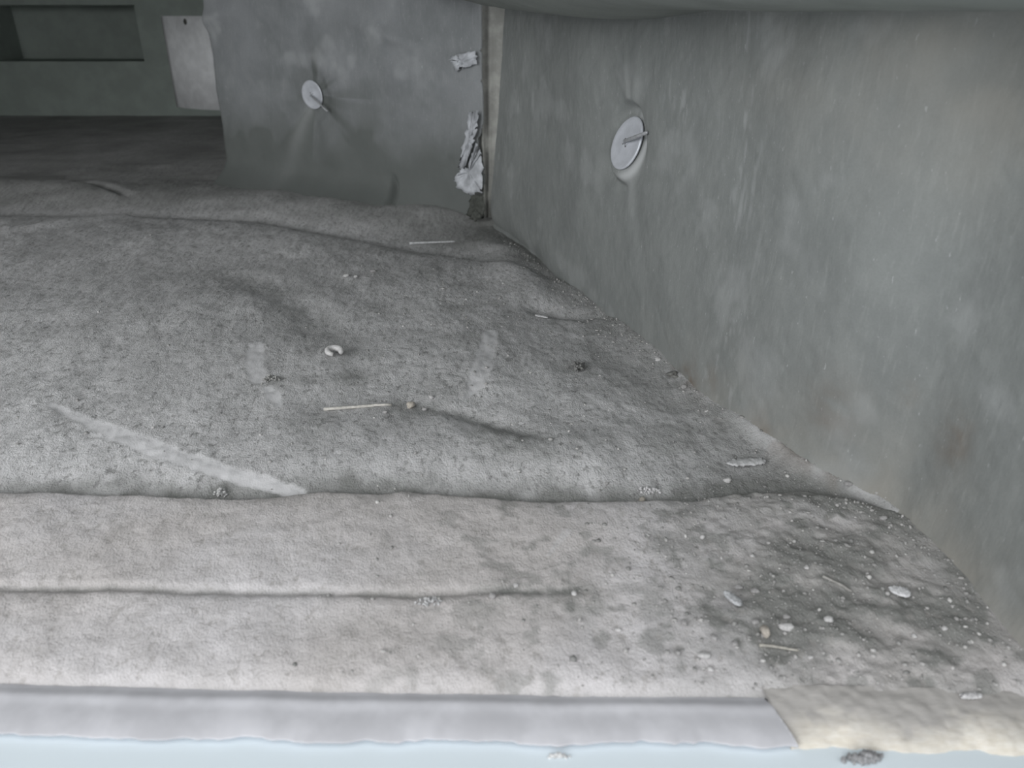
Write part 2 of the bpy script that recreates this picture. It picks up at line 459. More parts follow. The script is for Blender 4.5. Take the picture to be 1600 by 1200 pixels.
# ------------------------------------------------------------------ torn insulation at the right of the mouth
xs = np.arange(x_end - .004, .26, .0009)
v = np.linspace(0, 1, 70)
X, V = np.meshgrid(xs, v, indexing='ij')
xs_front = np.maximum(X, x_end2 + (x_end - x_end2) * V)
Y0 = L_FRONT(xs_front) - .0002 + .0012 * fbm(X, X * 0 + 1.3, 70, 4)
Y1 = L_GROOVE(xs_front) + .0035
ang = V * math.pi * .5
Y = Y0 + (Y1 - Y0) * (1 - np.cos(ang))
Z = -.0065 + .0100 * np.sin(ang) + .0005 * fbm(X, Y, 70, 3) + .0003 * fbm(X, Y, 320, 2)
dirt = np.clip(sstep(.22, .88, V + .14 * fbm(X, Y, 50, 2)) + .25 * sstep(.3, .7, fbm(X, Y, 140, 3)) * sstep(.1, .5, V), 0, .95)
me = grid_mesh('insulation_edge', np.stack([xs_front, Y, Z], -1), dict(dirt=dirt), keep=X < wall_x(np.maximum(Y, .17)) + .02)
tag(link('insulation_edge', me, M_INSUL), 'cream torn glass-fibre insulation edge at right end of the duct mouth', 'insulation')

# ------------------------------------------------------------------ washer planes
def washer_normal(px, py, ratio, minor):
    r_ = ray(px, py); r_ /= np.linalg.norm(r_)
    up = np.array([0, SP, CP]); up -= r_ * np.dot(up, r_); up /= np.linalg.norm(up)
    mi = np.array(minor, float); mi /= np.linalg.norm(mi)
    return -r_ * ratio + math.sqrt(1 - ratio ** 2) * (mi[0] * np.cross(r_, up) + mi[1] * up)
def seat(disp, r, bx, by, zz, nx, ny, P0, n, r0, r1):
    """press the padding to the plane of the washer inside r0, blend out to r1"""
    P = np.array(P0) - n * .0016
    den = nx * n[0] + ny * n[1]
    dd = ((P[0] - bx) * n[0] + (P[1] - by) * n[1] + (P[2] - zz) * n[2]) / den
    w = sstep(r1, r0, r)
    return disp * (1 - w) + dd * w

# ------------------------------------------------------------------ right wall
def crease(S, Zz, s0, z0, ang, w, amp, length, start=.012):
    """raised fold radiating from a fixing"""
    dx, dz = math.cos(ang), math.sin(ang)
    al = (S - s0) * dx + (Zz - z0) * dz
    pe = -(S - s0) * dz + (Zz - z0) * dx
    return amp * np.exp(-(pe / (w * (1 + al.clip(0) * 12))) ** 2) * sstep(start * .5, start, al) * np.exp(-np.clip(al, 0, 9) / length)

# where the right fixing sits on the wall
def wall_hit(px, py):
    d = ray(px, py)
    best = None
    for i in range(len(WC)):
        t = WC[i, 1] / d[1]
        e = abs(d[0] * t - WC[i, 0])
        if best is None or e < best[0]: best = (e, i, EYE + d * t)
    return best[1], best[2]
i_pin, p_pin = wall_hit(974, 224)
S_PIN, Z_PIN = WS[i_pin], p_pin[2]
zs = np.r_[np.linspace(-.012, .235, 200)]
S, Zz = np.meshgrid(WS, zs, indexing='ij')
r = np.hypot(S - S_PIN, Zz - Z_PIN)
disp = -.009 * np.exp(-(r / .030) ** 2)
for ang, w, amp, ln in [(math.radians(98), .0035, .003, .04), (math.radians(76), .004, .003, .06), (math.radians(-70), .006, .005, .03), (math.radians(-112), .005, .0035, .03),
                        (math.radians(150), .006, .002, .05), (math.radians(200), .006, .002, .05), (math.radians(-40), .008, .002, .06)]:
    disp += crease(S, Zz, S_PIN, Z_PIN, ang, w, amp, ln)
disp += .0035 * fbm(S, Zz, 9, 2) + .0004 * fbm(S, Zz, 40, 3) + .0002 * fbm(S, Zz, 200, 3)
disp += .006 * np.exp(-np.clip(Zz, 0, 1) / .012) * sstep(.5, .75, S / WS[-1])
disp -= .006 * np.exp(-np.clip(Zz, 0, 1) / .010) * sstep(.35, .12, S / WS[-1])
PINR_N = washer_normal(974, 224, .50, (-.92, .36))
PINR_P = p_pin + np.array([WN[i_pin, 0], WN[i_pin, 1], 0]) * -.003
disp = seat(disp, r, np.interp(S, WS, WC[:, 0]), np.interp(S, WS, WC[:, 1]), Zz, np.interp(S, WS, WN[:, 0]), np.interp(S, WS, WN[:, 1]), PINR_P, PINR_N, .0215, .031)
# far vertical edge leans: the panel is cut shorter towards the top
_cz, _cs = [], []
for px, py in [(763, 335), (766, 290), (771, 240), (778, 170), (783, 90), (788, 20), (789, 0)]:
    i, p = wall_hit(px, py); _cz.append(p[2]); _cs.append(WS[i])
cut = np.interp(Zz, _cz, _cs) * np.clip(1 - S / .16, 0, 1)
PX = np.interp(S + cut, WS, WC[:, 0]) + disp * np.interp(S, WS, WN[:, 0])
PY = np.interp(S + cut, WS, WC[:, 1]) + disp * np.interp(S, WS, WN[:, 1])
un = S / WS[-1]
pale = np.clip(.75 * sstep(1.0, .2, np.abs(r - .0230) / .0056) * sstep(-.1, .5, np.cos(np.arctan2(Zz - Z_PIN, S - S_PIN) + .15)), 0, 1)
pale = np.maximum(pale, crease(S, Zz, S_PIN, Z_PIN, math.radians(-68), .006, .9, .022, .014))
pale = np.maximum(pale, crease(S, Zz, S_PIN, Z_PIN, math.radians(80), .0025, .7, .03, .014))
pale = np.maximum(pale, crease(S, Zz, S_PIN, Z_PIN, math.radians(102), .0025, .6, .016, .014))
pale = np.maximum(pale, .16 * sstep(.25, 1.0, fbm(S, Zz, 30, 4)))
i_b, p_b = wall_hit(1150, 330)
pale = np.maximum(pale, .26 * sstep(.35, 1.0, fbm(S, Zz * .22, 330, 3)) * np.exp(-((S - WS[i_b] + .15 * (Zz - p_b[2])) / .020) ** 2))
i_b, p_b = wall_hit(1060, 160)
pale = np.maximum(pale, .30 * sstep(.4, 1.0, fbm(S, Zz * .2, 360, 3)) * np.exp(-((S - WS[i_b]) / .022) ** 2) * np.exp(-((Zz - p_b[2]) / .03) ** 2))
warm = .55 * sstep(.50, .92, un) * sstep(.12, .21, Zz) * (.75 + .5 * fbm(S, Zz, 40, 3))
warm = np.maximum(warm, .85 * np.exp(-np.clip(Zz, 0, 1) / .022) * sstep(.45, .8, un) * (.8 + .5 * fbm(S, Zz, 60, 3)))
rs = np.zeros_like(S)
for px, py, rad, am in [(1085, 598, .010, .55), (1190, 690, .010, .55), (1490, 690, .010, .35), (1300, 640, .012, .25), (1120, 590, .006, .3), (1420, 620, .004, .3)]:
    i, p = wall_hit(px, py)
    dd = np.hypot(S - WS[i], (Zz - p[2]) * .7)
    rs += am * np.exp(-(dd / rad) ** 2) * (.8 + .7 * fbm(S, Zz, 160, 3))
me = grid_mesh('wall', np.stack([PX, PY, Zz], -1), dict(dirt=np.clip(warm, 0, 1), smear=np.clip(pale, 0, 1), rust=np.clip(rs, 0, .8)), flip=True)
tag(link('wall_right', me, M_WALL), 'tall dust-streaked grey liner wall with a single white washer near its far end', 'wall', kind='structure')

# ------------------------------------------------------------------ back wall
C = fl(757, 342)[:2]; E = fl(347, 283)[:2]
bu = (E - C); BL = np.linalg.norm(bu); bu /= BL
bn = np.array([-bu[1], bu[0]])
if bn[1] > 0: bn = -bn                      # faces the duct mouth
nb3 = np.array([bn[0], bn[1], 0])
p_lp = on_plane(489, 148, (C[0], C[1], 0), nb3)
U_PIN = np.dot(p_lp[:2] - C, bu); ZL_PIN = p_lp[2]
us = np.linspace(0, BL, 320); zs = np.linspace(-.005, .46, 330)
U, Zz = np.meshgrid(us, zs, indexing='ij')
r = np.hypot(U - U_PIN, Zz - ZL_PIN)
disp = -.014 * np.exp(-(r / .045) ** 2) + .008 * np.sin(math.pi * np.clip(U / BL, 0, 1)) ** .7
for ang, w, amp, ln in [(-60, .010, .009, .07), (-115, .009, .006, .06), (35, .008, .004, .05), (75, .007, .006, .05), (110, .007, .006, .06), (150, .008, .005, .05), (200, .008, .004, .05), (-20, .01, .003, .06)]:
    disp += crease(U, Zz, U_PIN, ZL_PIN, math.radians(ang), w, amp, ln, .016)
# folds under the top edge and a coved foot
disp += .006 * np.exp(-(((Zz - .205) - .25 * (U - .15)) / .010) ** 2) * np.exp(-((U - .13) / .06) ** 2)
disp += .008 * np.exp(-(((Zz - .215) + .2 * (U - .42)) / .012) ** 2) * np.exp(-((U - .44) / .06) ** 2)
disp += .004 * fbm(U, Zz, 12, 2) + .0005 * fbm(U, Zz, 60, 2)
foot = np.clip(1 - Zz / .040, 0, 1)
disp += .040 * foot ** 2 * sstep(.04, .16, U)
disp -= .012 * np.exp(-((U - .125 - .2 * (Zz - .02)) / .0045) ** 2) * sstep(.045, .02, Zz)       # split in the foot
PINL_N = washer_normal(489, 148, .70, (-.95, -.28))
PINL_P = p_lp + nb3 * .001
disp = seat(disp, r, C[0] + bu[0] * U, C[1] + bu[1] * U, Zz, bn[0] + 0 * U, bn[1] + 0 * U, PINL_P, PINL_N, .021, .036)
# left end wraps round the opening
disp -= .03 * sstep(BL - .03, BL, U) ** 2
PX = C[0] + bu[0] * U + bn[0] * disp
PY = C[1] + bu[1] * U + bn[1] * disp
tear = .0015 * fbm(Zz, Zz * 0, 120, 3) + .007 * np.exp(-((Zz - .085) / .018) ** 2) + .016 * sstep(.040, .026, Zz)
keep = U > np.clip(tear, 0, .05)
th = np.arctan2(Zz - ZL_PIN, U - U_PIN)
bd = .8 * sstep(.2, .9, fbm(th * 2.4, r * 6, 1, 3)) * np.exp(-r / .08) + .35 * sstep(.17, .05, Zz) + .55 * sstep(.12, .02, Zz + .018 * fbm(U, Zz, 22, 3)) + .6 * np.exp(-(r / .03) ** 2) * (.7 + .6 * fbm(U, Zz, 60, 3)) + .5 * sstep(.1, .6, fbm(U, Zz, 16, 3)) * sstep(.14, .06, Zz)  # darker in rays around the fixing and towards the foot
bs = .35 * sstep(.3, 1.2, fbm(U, Zz, 26, 4)) * sstep(.10, .19, Zz)
bs += .5 * crease(U, Zz, U_PIN, ZL_PIN, math.radians(-62), .006, 1.0, .06, .02)
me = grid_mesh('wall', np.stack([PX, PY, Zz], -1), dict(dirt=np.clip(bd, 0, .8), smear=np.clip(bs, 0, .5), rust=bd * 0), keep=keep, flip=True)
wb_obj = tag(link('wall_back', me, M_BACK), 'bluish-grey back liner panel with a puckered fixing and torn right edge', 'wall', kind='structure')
sol = wb_obj.modifiers.new('thick', 'SOLIDIFY'); sol.thickness = .004; sol.offset = -1

def back_pt(px, py, off=.0):
    return on_plane(px, py, np.array([C[0], C[1], 0]) + nb3 * off, nb3)
def patch(name, pix, mat, parent, off, ruff, seed, label=None):
    """ragged torn facing: fan of triangles pulled off the back panel, with thickness"""
    bm = bmesh.new(); rr = np.random.RandomState(seed)
    pts = []
    n = len(pix)
    for i in range(n):
        p, q = np.array(pix[i], float), np.array(pix[(i + 1) % n], float)
        for t in np.linspace(0, 1, 9)[:-1]:
            pts.append(p + (q - p) * t + rr.randn(2) * np.array([1.5, 1.0]))
    c = np.mean(pts, 0)
    rings = []
    for kf in (1, .75, .5, .25):
        rings.append([bm.verts.new(back_pt(*(c + (p - c) * kf), off + rr.rand() * ruff * .5 * (1.2 - kf * .6))) for p in pts])
    vc = bm.verts.new(back_pt(*c, off + ruff * .4))
    N = len(pts)
    for a_, b_ in zip(rings[:-1], rings[1:]):
        for i in range(N): bm.faces.new((a_[i], a_[(i + 1) % N], b_[(i + 1) % N], b_[i]))
    for i in range(N): bm.faces.new((rings[-1][i], rings[-1][(i + 1) % N], vc))
    o = bm_obj(name, bm, mat, parent, True)
    s = o.modifiers.new('t', 'SOLIDIFY'); s.thickness = .0005
    if label: o['label'] = label
    return o
patch('torn_facing', [(703, 92), (716, 84), (744, 80), (745, 100), (722, 106), (712, 112), (708, 100)], M_FOIL, wb_obj, .006, .003, 1, 'white torn scrap of facing near the top')
patch('torn_facing', [(733, 178), (748, 172), (747, 198), (738, 226), (727, 262), (717, 262), (724, 225)], M_FOIL, wb_obj, .008, .004, 2, 'white torn flap of facing')
patch('torn_facing', [(730, 262), (744, 225), (753, 240), (755, 300), (735, 304), (714, 292), (711, 275), (722, 262)], M_FOIL, wb_obj, .007, .003, 3, 'pale frayed facing at the bottom of the tear')
patch('torn_gap_shade', [(736, 306), (755, 304), (756, 338), (742, 346), (728, 336)], M_HOLE, wb_obj, .012, .002, 4, 'dark sheet for the shaded gap at the foot of the tear')  # dark sheet painted in for the shade inside the gap

# metal seam strip in the corner gap
def seam():
    bm = bmesh.new()
    pl0 = np.array([C[0], C[1] + .016, 0]); nn = np.array([0, 1.0, 0])
    rows = []
    for py in np.linspace(-60, 362, 46):
        xl = np.interp(py, [0, 170, 335], [742, 750, 756]); xr = np.interp(py, [0, 170, 335], [806, 792, 776])
        row = []
        for f, off in [(0, .006), (.02, -.001), (.06, -.004), (.10, -.001), (.14, .003), (.30, .002), (.36, -.0015), (.42, .002), (.6, .003), (.8, .000), (1, -.002)]:
            p = on_plane(xl + (xr - xl) * f, py, pl0, nn)
            row.append(bm.verts.new((p[0], p[1] + off, p[2])))
        rows.append(row)
    for r0, r1 in zip(rows[:-1], rows[1:]):
        for i in range(len(r0) - 1): bm.faces.new((r0[i], r0[i + 1], r1[i + 1], r1[i]))
    o = bm_obj('trim_4', bm, M_SEAM, None, True)
    s = o.modifiers.new('t', 'SOLIDIFY'); s.thickness = .0008
    return o
tag(seam(), 'tarnished upright metal seam in the corner between the two liner walls', 'metal seam', kind='structure')

# ------------------------------------------------------------------ ceiling, left wall, dark far end
xs = np.linspace(-1.35, .36, 260); ys = .205 * np.exp(np.linspace(0, math.log(2.1 / .205), 200))
X, Y = np.meshgrid(xs, ys, indexing='ij')
wr = np.clip(wall_x(np.clip(Y, 0, .83)) - X, -.02, 3)
dz = .0012 + .004 * sstep(.02, .10, wr) + .26 * sstep(.06, .45, wr)  # out of view the liner is raised to let more light in
dz += .012 * sstep(.60, .85, Y)
dip = fl(1000, 26, H - .0018) if False else None
i_d, p_d = wall_hit(985, 24)
dz -= .0045 * np.exp(-((X - p_d[0]) / .07) ** 2 - ((Y - p_d[1]) / .07) ** 2)
i_d, p_d2 = wall_hit(1130, 20)
dz += .0016 * np.exp(-((X - p_d2[0] + .02) / .03) ** 2 - ((Y - p_d2[1]) / .03) ** 2)
dz += .0003 * fbm(X, Y, 60, 3)
me = grid_mesh('ceiling', np.stack([X, Y, H + dz], -1), dict(dirt=dz * 0, smear=dz * 0, rust=dz * 0))
tag(link('ceiling', me, M_CEIL), 'dark sagging liner along the top of the duct', 'ceiling', kind='structure')

bm = bmesh.new(); box(bm, -1.38, -1.35, .19, 2.5, -.02, .52)  # unseen side, put in to keep outside light from leaking in
tag(bm_obj('wall_left', bm, M_DARK), 'dark unseen left side of the duct', 'wall', kind='structure')
YF = fl(100, 180)[1]
def far_x(px): return (px - 800) / (FPX * CP + 420 * SP) * YF
bm = bmesh.new()
z95 = on_plane(100, 96, (0, YF, 0), np.array([0, 1, 0]))[2]
z8 = on_plane(100, 8, (0, YF, 0), np.array([0, 1, 0]))[2]
x0, x1 = far_x(14), far_x(242)
box(bm, -1.40, .40, YF, YF + .02, -.03, z95)
box(bm, -1.40, x0, YF, YF + .02, z95, z8); box(bm, x1, .40, YF, YF + .02, z95, z8)
box(bm, -1.40, .40, YF, YF + .02, z8, .55)
box(bm, x0 - .02, x0, YF + .02, YF + .12, z95 - .02, z8); box(bm, x1, x1 + .02, YF + .02, YF + .12, z95 - .02, z8)
box(bm, x0 - .02, x1 + .02, YF + .12, YF + .14, z95 - .02, z8 + .02)
box(bm, x0, x1, YF + .02, YF + .12, z95 - .02, z95)
box(bm, x0, x1, YF + .02, YF + .12, z8, z8 + .02)
tag(bm_obj('wall_far', bm, plain('far_sheet', (.30, .34, .315), .8, 0, .15, 20, .05)), 'dim far end of the duct with a dark rectangular opening', 'wall', kind='structure')
# curved pale collar beside the back panel's left end
bm = bmesh.new()
YC = 1.62
pb = lambda px, py: on_plane(px, py, (0, YC, 0), np.array([0, 1, 0]))
xa, xb, zb, zt = pb(264, 90)[0], pb(334, 90)[0], pb(300, 172)[2], pb(300, 25)[2]
prev = None
for i in range(17):
    f = i / 16
    y = YC + .06 * (1 - f) ** 2.2; x = (xa + (xb - xa) * f) * y / YC
    cur = (bm.verts.new((x, y, zb)), bm.verts.new((x, y, zt)))
    if prev: bm.faces.new((prev[0], cur[0], cur[1], prev[1]))
    prev = cur
cl = bm_obj('duct_collar', bm, M_COLLAR, None, True)
s = cl.modifiers.new('t', 'SOLIDIFY'); s.thickness = .002
tag(cl, 'pale curved sheet-metal collar just left of the back panel', 'collar')
def screw(px, py, plane_y, parent):
    p = on_plane(px, py, (0, plane_y, 0), np.array([0, 1, 0]))
    bm = bmesh.new(); bmesh.ops.create_uvsphere(bm, u_segments=12, v_segments=8, radius=.007)
    bmesh.ops.scale(bm, vec=(1, .5, 1), verts=bm.verts); bmesh.ops.translate(bm, vec=p, verts=bm.verts)
    return bm_obj('screw_head', bm, M_HOLE, parent, True)
sh = screw(292, 34, YC + .012, cl); sh['label'] = 'dark round screw head near the top'

# ------------------------------------------------------------------ insulation pins
def fixing(px, py, P0, n, dia, tip_px, tip_off, label, wire):
    root = empty('insulation_pin', P0)
    tag(root, label, 'insulation pin', 'insulation pins holding the wall liner')
    # washer: shallow cup with rolled rim
    zax = Vector(n); q = zax.to_track_quat('Z', 'Y').to_matrix()
    R_ = dia / 2
    bm = bmesh.new()
    prof = [(.10, .0016), (.22, .0012), (.5, .0004), (.8, .0005), (.94, .0012), (1.0, .0008), (1.0, -.0002), (.9, -.0004), (.5, -.0008), (.1, .0002)]
    seg = 56; ringsv = []
    for (f, h) in prof:
        ringsv.append([bm.verts.new((R_ * f * math.cos(2 * math.pi * i / seg), R_ * f * math.sin(2 * math.pi * i / seg), h + .0003 * math.sin(2 * math.pi * i / seg * 2 + 1) * f)) for i in range(seg)])
    for k_ in range(len(prof)):
        a_, b_ = ringsv[k_], ringsv[(k_ + 1) % len(prof)]
        for i in range(seg): bm.faces.new((a_[i], a_[(i + 1) % seg], b_[(i + 1) % seg], b_[i]))
    # four sprung tabs of the self-locking slot
    for j in range(4):
        an = j * math.pi / 2 + .4
        c_, s_ = math.cos(an), math.sin(an)
        tri = [(.0008, -.0026, .0016), (.0030, -.0010, .0014), (.0030, .0010, .0014), (.0006, .0, .0030)]
        vs = [bm.verts.new((x * c_ - y * s_, x * s_ + y * c_, z)) for x, y, z in tri]
        bm.faces.new((vs[0], vs[1], vs[3])); bm.faces.new((vs[1], vs[2], vs[3])); bm.faces.new((vs[0], vs[3], vs[2]))
    bmesh.ops.transform(bm, matrix=q.to_4x4(), verts=bm.verts)
    w_ = bm_obj('washer', bm, M_WASHER, root, True); w_['label'] = 'round pale zinc washer'
    bm = bmesh.new()
    for an in (.5, 2.15):
        b0 = bmesh.new(); box(b0, -.0034, .0034, -.00028, .00028, .0010, .0019)  # open slots drawn as raised dark bars, their inner shade painted
        bmesh.ops.transform(b0, matrix=q.to_4x4() @ Matrix.Rotation(an, 4, 'Z'), verts=b0.verts)
        t_ = bpy.data.meshes.new('t'); b0.to_mesh(t_); b0.free(); bm.from_mesh(t_); bpy.data.meshes.remove(t_)
    sl = bm_obj('slot', bm, M_HOLE, w_); sl['label'] = 'dark bars for the shaded crossed slot' 
    # bent pin
    tip = on_plane(*tip_px, np.array(P0) + n * tip_off, n) - np.array(P0)
    base = n * -.002
    bend = n * .0035
    bm = bmesh.new()
    path = [Vector(base), Vector(bend * .5), Vector(bend + tip * .08), Vector(bend * .7 + tip * .35), Vector(tip * .98 + bend * .1), Vector(tip)]
    rad = [wire, wire, wire, wire, wire * .95, wire * .55]
    prevr = None
    for i, (p, rd) in enumerate(zip(path, rad)):
        d = (path[min(i + 1, len(path) - 1)] - path[max(i - 1, 0)]).normalized()
        m = d.to_track_quat('Z', 'Y').to_matrix()
        ring_ = [bm.verts.new(p + m @ Vector((rd * math.cos(t * math.pi / 5), rd * math.sin(t * math.pi / 5), 0))) for t in range(10)]
        if prevr:
            for j in range(10): bm.faces.new((prevr[j], prevr[(j + 1) % 10], ring_[(j + 1) % 10], ring_[j]))
        else: bm.faces.new(ring_[::-1])
        prevr = ring_
    bm.faces.new(prevr)
    p_ = bm_obj('pin', bm, M_PIN, root, True); p_['label'] = 'bent steel pin'
    return root
fixing(974, 224, PINR_P, PINR_N, .0380, (1012, 207), .008, 'large white washer with bent pin on the right liner wall', .00125)
fixing(489, 148, PINL_P, PINL_N, .0350, (512, 174), .012, 'smaller-looking white washer with pin on the puckered back panel', .0011)

# ------------------------------------------------------------------ debris
def lump(name, label, px, py, w, d, h, col, cat='debris', group=None, seed=0, rot=0, rough=.18, lift=.35, tilt=0, mat=None, sub=3, pos=None):
    p = at(px, py) if pos is None else np.array(pos)
    bm = bmesh.new(); bmesh.ops.create_icosphere(bm, subdivisions=sub, radius=.5)
    rr = np.random.RandomState(seed + 11); o3 = rr.rand(3) * 50
    for v_ in bm.verts:
        c = v_.co
        nz = float(fbm(np.array([c.x + o3[0]]), np.array([c.y + c.z * 1.7 + o3[1]]), 2.3, 3)[0])
        v_.co = c * (1 + rough * 1.3 * nz)
        v_.co.x *= w; v_.co.y *= d; v_.co.z *= h
    bmesh.ops.rotate(bm, cent=(0, 0, 0), matrix=Matrix.Rotation(tilt, 3, 'Y') , verts=bm.verts)
    bmesh.ops.rotate(bm, cent=(0, 0, 0), matrix=Matrix.Rotation(rot, 3, 'Z'), verts=bm.verts)
    o = bm_obj(name, bm, mat or plain(name + '_stone', col, .9, 0, .25, 700, .4, .0005, .1), None, True)
    o.location = Vector((p[0], p[1], p[2] + h * lift))
    return tag(o, label, cat, group)
MM = .001
PALE, GREY, CREAM, DARK = (.62, .61, .61), (.42, .41, .41), (.50, .46, .41), (.22, .22, .21)
G1 = 'loose pebbles on the duct floor'
def mm(n_px, px, py):
    p = at(px, py); dist = p[1] * CP + (H - p[2]) * SP
    return n_px * dist / FPX
def peb(px, py, wpx, hpx, col, label, rot=0, seed=None, name='pebble', cat='pebble', group=G1, flat=.75, rough=.18):
    w = mm(wpx, px, py); d = mm(hpx, px, py)
    return lump(name, label, px, py, w, d * 1.05, d * flat, col, cat, group, seed or int(px + py), rot, rough)

peb(642, 636, 14, 13, CREAM, 'beige pebble just right of the pale straw', .4)
peb(674, 622, 9, 8, PALE, 'tiny round white bead up and right of the beige pebble')
peb(663, 641, 9, 7, GREY, 'small grey pebble right beside the beige pebble')
peb(602, 645, 7, 6, GREY, 'tiny grey pebble touching the right end of the pale straw')
peb(1136, 752, 15, 10, PALE, 'pale oval pebble below the long chip near the right wall', .2)
peb(1229, 982, 26, 14, PALE, 'broad white pebble in the dirty right front corner', .05)
peb(1228, 965, 12, 9, GREY, 'small grey pebble right behind the broad white pebble')
peb(1294, 970, 15, 12, PALE, 'whitish pebble to the right of the broad white pebble', .3)
peb(1100, 1026, 19, 13, PALE, 'white rounded pebble close to the front groove', .1)
peb(1110, 1047, 10, 9, PALE, 'small bright pebble in front of the white rounded pebble')
peb(1042, 1021, 9, 9, GREY, 'left one of two grey specks left of the white rounded pebble')
peb(1059, 1021, 9, 9, GREY, 'right one of two grey specks left of the white rounded pebble')
peb(1266, 1028, 8, 7, PALE, 'small white pebble in front of the broad white pebble')
peb(1180, 973, 13, 9, GREY, 'grey pebble left of the broad white pebble', .5)
peb(1069, 975, 9, 12, GREY, 'greyish pebble at left of the dark dirt patch', .2)
peb(1153, 919, 15, 9, GREY, 'grey pebble behind the slanted pale chip')
peb(1180, 925, 14, 10, GREY, 'pale grey pebble right of the slanted pale chip')
peb(1195, 992, 13, 22, CREAM, 'upright tan pebble between straw and grey pebble')
peb(1115, 998, 11, 11, GREY, 'round grey pebble behind the white rounded pebble')
peb(1148, 1007, 10, 12, GREY, 'grey pebble at left end of the faint straw')
peb(1260, 888, 8, 7, PALE, 'bright speck of stone high in the dirty right corner')
peb(1175, 869, 8, 6, PALE, 'tiny pale stone alone behind the dirt patch')
peb(1097, 840, 8, 7, PALE, 'whitish stone on the front strip near its dirty end')
peb(1003, 784, 10, 11, CREAM, 'small tan pebble standing at the edge of the front strip')
peb(541, 432, 9, 6, PALE, 'left one of two white specks at the back of the dusty panel')
peb(556, 433, 7, 5, PALE, 'right one of two white specks at the back of the dusty panel')
peb(583, 425, 9, 7, GREY, 'grey stone right of the two white specks at the back')
peb(1028, 563, 10, 8, PALE, 'pale pebble at the foot of the right wall')
peb(1068, 606, 10, 8, GREY, 'grey pebble by the rusty stain at the wall foot')
peb(1051, 588, 16, 12, DARK, 'dark crumb at the foot of the right wall', rough=.4, name='dirt_crumb', cat='dirt crumb', group=None)
peb(1325, 758, 12, 10, GREY, 'grey stone at the wall foot where the front strip begins')
peb(1380, 811, 11, 9, GREY, 'grey stone in the dust drift beside the right wall')
peb(1475, 983, 9, 8, PALE, 'white stone near the wall in the far right front corner')
peb(1428, 995, 9, 8, PALE, 'white stone in front of the white sliver')
peb(1012, 838, 6, 6, PALE, 'tiny white stone alone on the clean part of the front strip')
peb(897, 929, 9, 9, PALE, 'larger white crumb in the middle of the front strip')
peb(806, 916, 8, 8, PALE, 'white crumb left of the larger one on the front strip')
peb(966, 985, 10, 7, PALE, 'white crumb on the strip left of the dark dirt patch')
peb(769, 933, 12, 12, GREY, 'grey lump on the front strip near its crease')
peb(811, 737, 6, 6, PALE, 'single white speck on the mound before the front strip')

# shaped scraps
def slab(name, label, px, py, wpx, hpx, thick, col, rot, seed, cat, taper=.3, curl=0.0, wav=.12, lift=.0012, tilt=0.0, mat=None):
    p = at(px, py); w, d = mm(wpx, px, py), mm(hpx, px, py)
    rr = np.random.RandomState(seed)
    n, m = 28, 9
    P = np.zeros((n, m, 3)); 
    t = np.linspace(-1, 1, n); s_ = np.linspace(-1, 1, m)
    for i in range(n):
        half = max((1 - abs(t[i]) ** 3) ** .5, .12) * (1 - taper * (t[i] + 1) / 2) * (1 + wav * rr.randn())
        for j in range(m):
            P[i, j] = (t[i] * w / 2, s_[j] * d / 2 * half, thick + curl * (s_[j] ** 2 + .5 * t[i] ** 2) + .0002 * rr.randn())
    me = grid_mesh(name, P)
    o = link(name, me, mat or plain(name + '_face', col, .7, 0, .3, 600, .5, .0006))
    o.location = Vector((p[0], p[1], p[2] + lift)); o.rotation_euler = (0, tilt, rot)
    sd = o.modifiers.new('t', 'SOLIDIFY'); sd.thickness = thick; sd.offset = 0
    return tag(o, label, cat)
slab('plaster_chip', 'long pale plaster chip lying near the foot of the right wall', 1165, 727, 62, 20,   .0012, (.64, .64, .65), .12, 3, 'chip', .1, -.0005, .14)
slab('paint_sliver', 'bright white pointed sliver in the dirty right corner', 1404, 929, 30, 15, .0008, (.90, .90, .92), -.42, 4, 'sliver', -.75, -.0002, .03)
slab('plaster_chip', 'slanted pale chip standing in the dark dirt patch', 1144, 942, 34, 12, .0014, (.58, .59, .61), -1.05, 5, 'chip', -.3, -.0004, .05)
slab('plaster_chip', 'white flat flake lying at the groove beside the right wall', 1515, 1093, 32, 11, .0009, (.80, .79, .80), .02, 6, 'flake', .1, -.0003, .05)
slab('metal_flake', 'small shiny flake at the back right of the dusty panel', 846, 497, 22, 7, .0006, (.70, .70, .71), -.5, 8, 'flake', .2, -.0003, .05)

def tube(name, label, pts, rads, mat, cat, parent=None):
    bm = bmesh.new(); prevr = None; K = 10
    pts = [Vector(p) for p in pts]
    for i, (p, rd) in enumerate(zip(pts, rads)):
        d = (pts[min(i + 1, len(pts) - 1)] - pts[max(i - 1, 0)]).normalized()
        m = d.to_track_quat('Z', 'Y').to_matrix()
        r_ = [bm.verts.new(p + m @ Vector((rd * math.cos(t * 2 * math.pi / K), rd * math.sin(t * 2 * math.pi / K), 0))) for t in range(K)]
        if prevr:
            for j in range(K): bm.faces.new((prevr[j], prevr[(j + 1) % K], r_[(j + 1) % K], r_[j]))
        else: bm.faces.new(r_[::-1])
        prevr = r_
    bm.faces.new(prevr)
    o = bm_obj(name, bm, mat, parent, True)
    return tag(o, label, cat)
def straw(p0, p1, r0, label, col, name='straw', sag=.0006, n=14):
    A, B = at(*p0), at(*p1)
    pts, rads = [], []
    for i in range(n):
        t = i / (n - 1); q = A + (B - A) * t
        z = max(float(surf(q[0], q[1])) + r0 * .9, A[2] + (B[2] - A[2]) * t + r0)
        pts.append((q[0], q[1] + .0003 * math.sin(t * 5), z)); rads.append(r0 * (1 - .25 * t))
    return tube(name, label, pts, rads, plain(name + '_fibre', col, .7, 0, .3, 500, .3), 'straw')
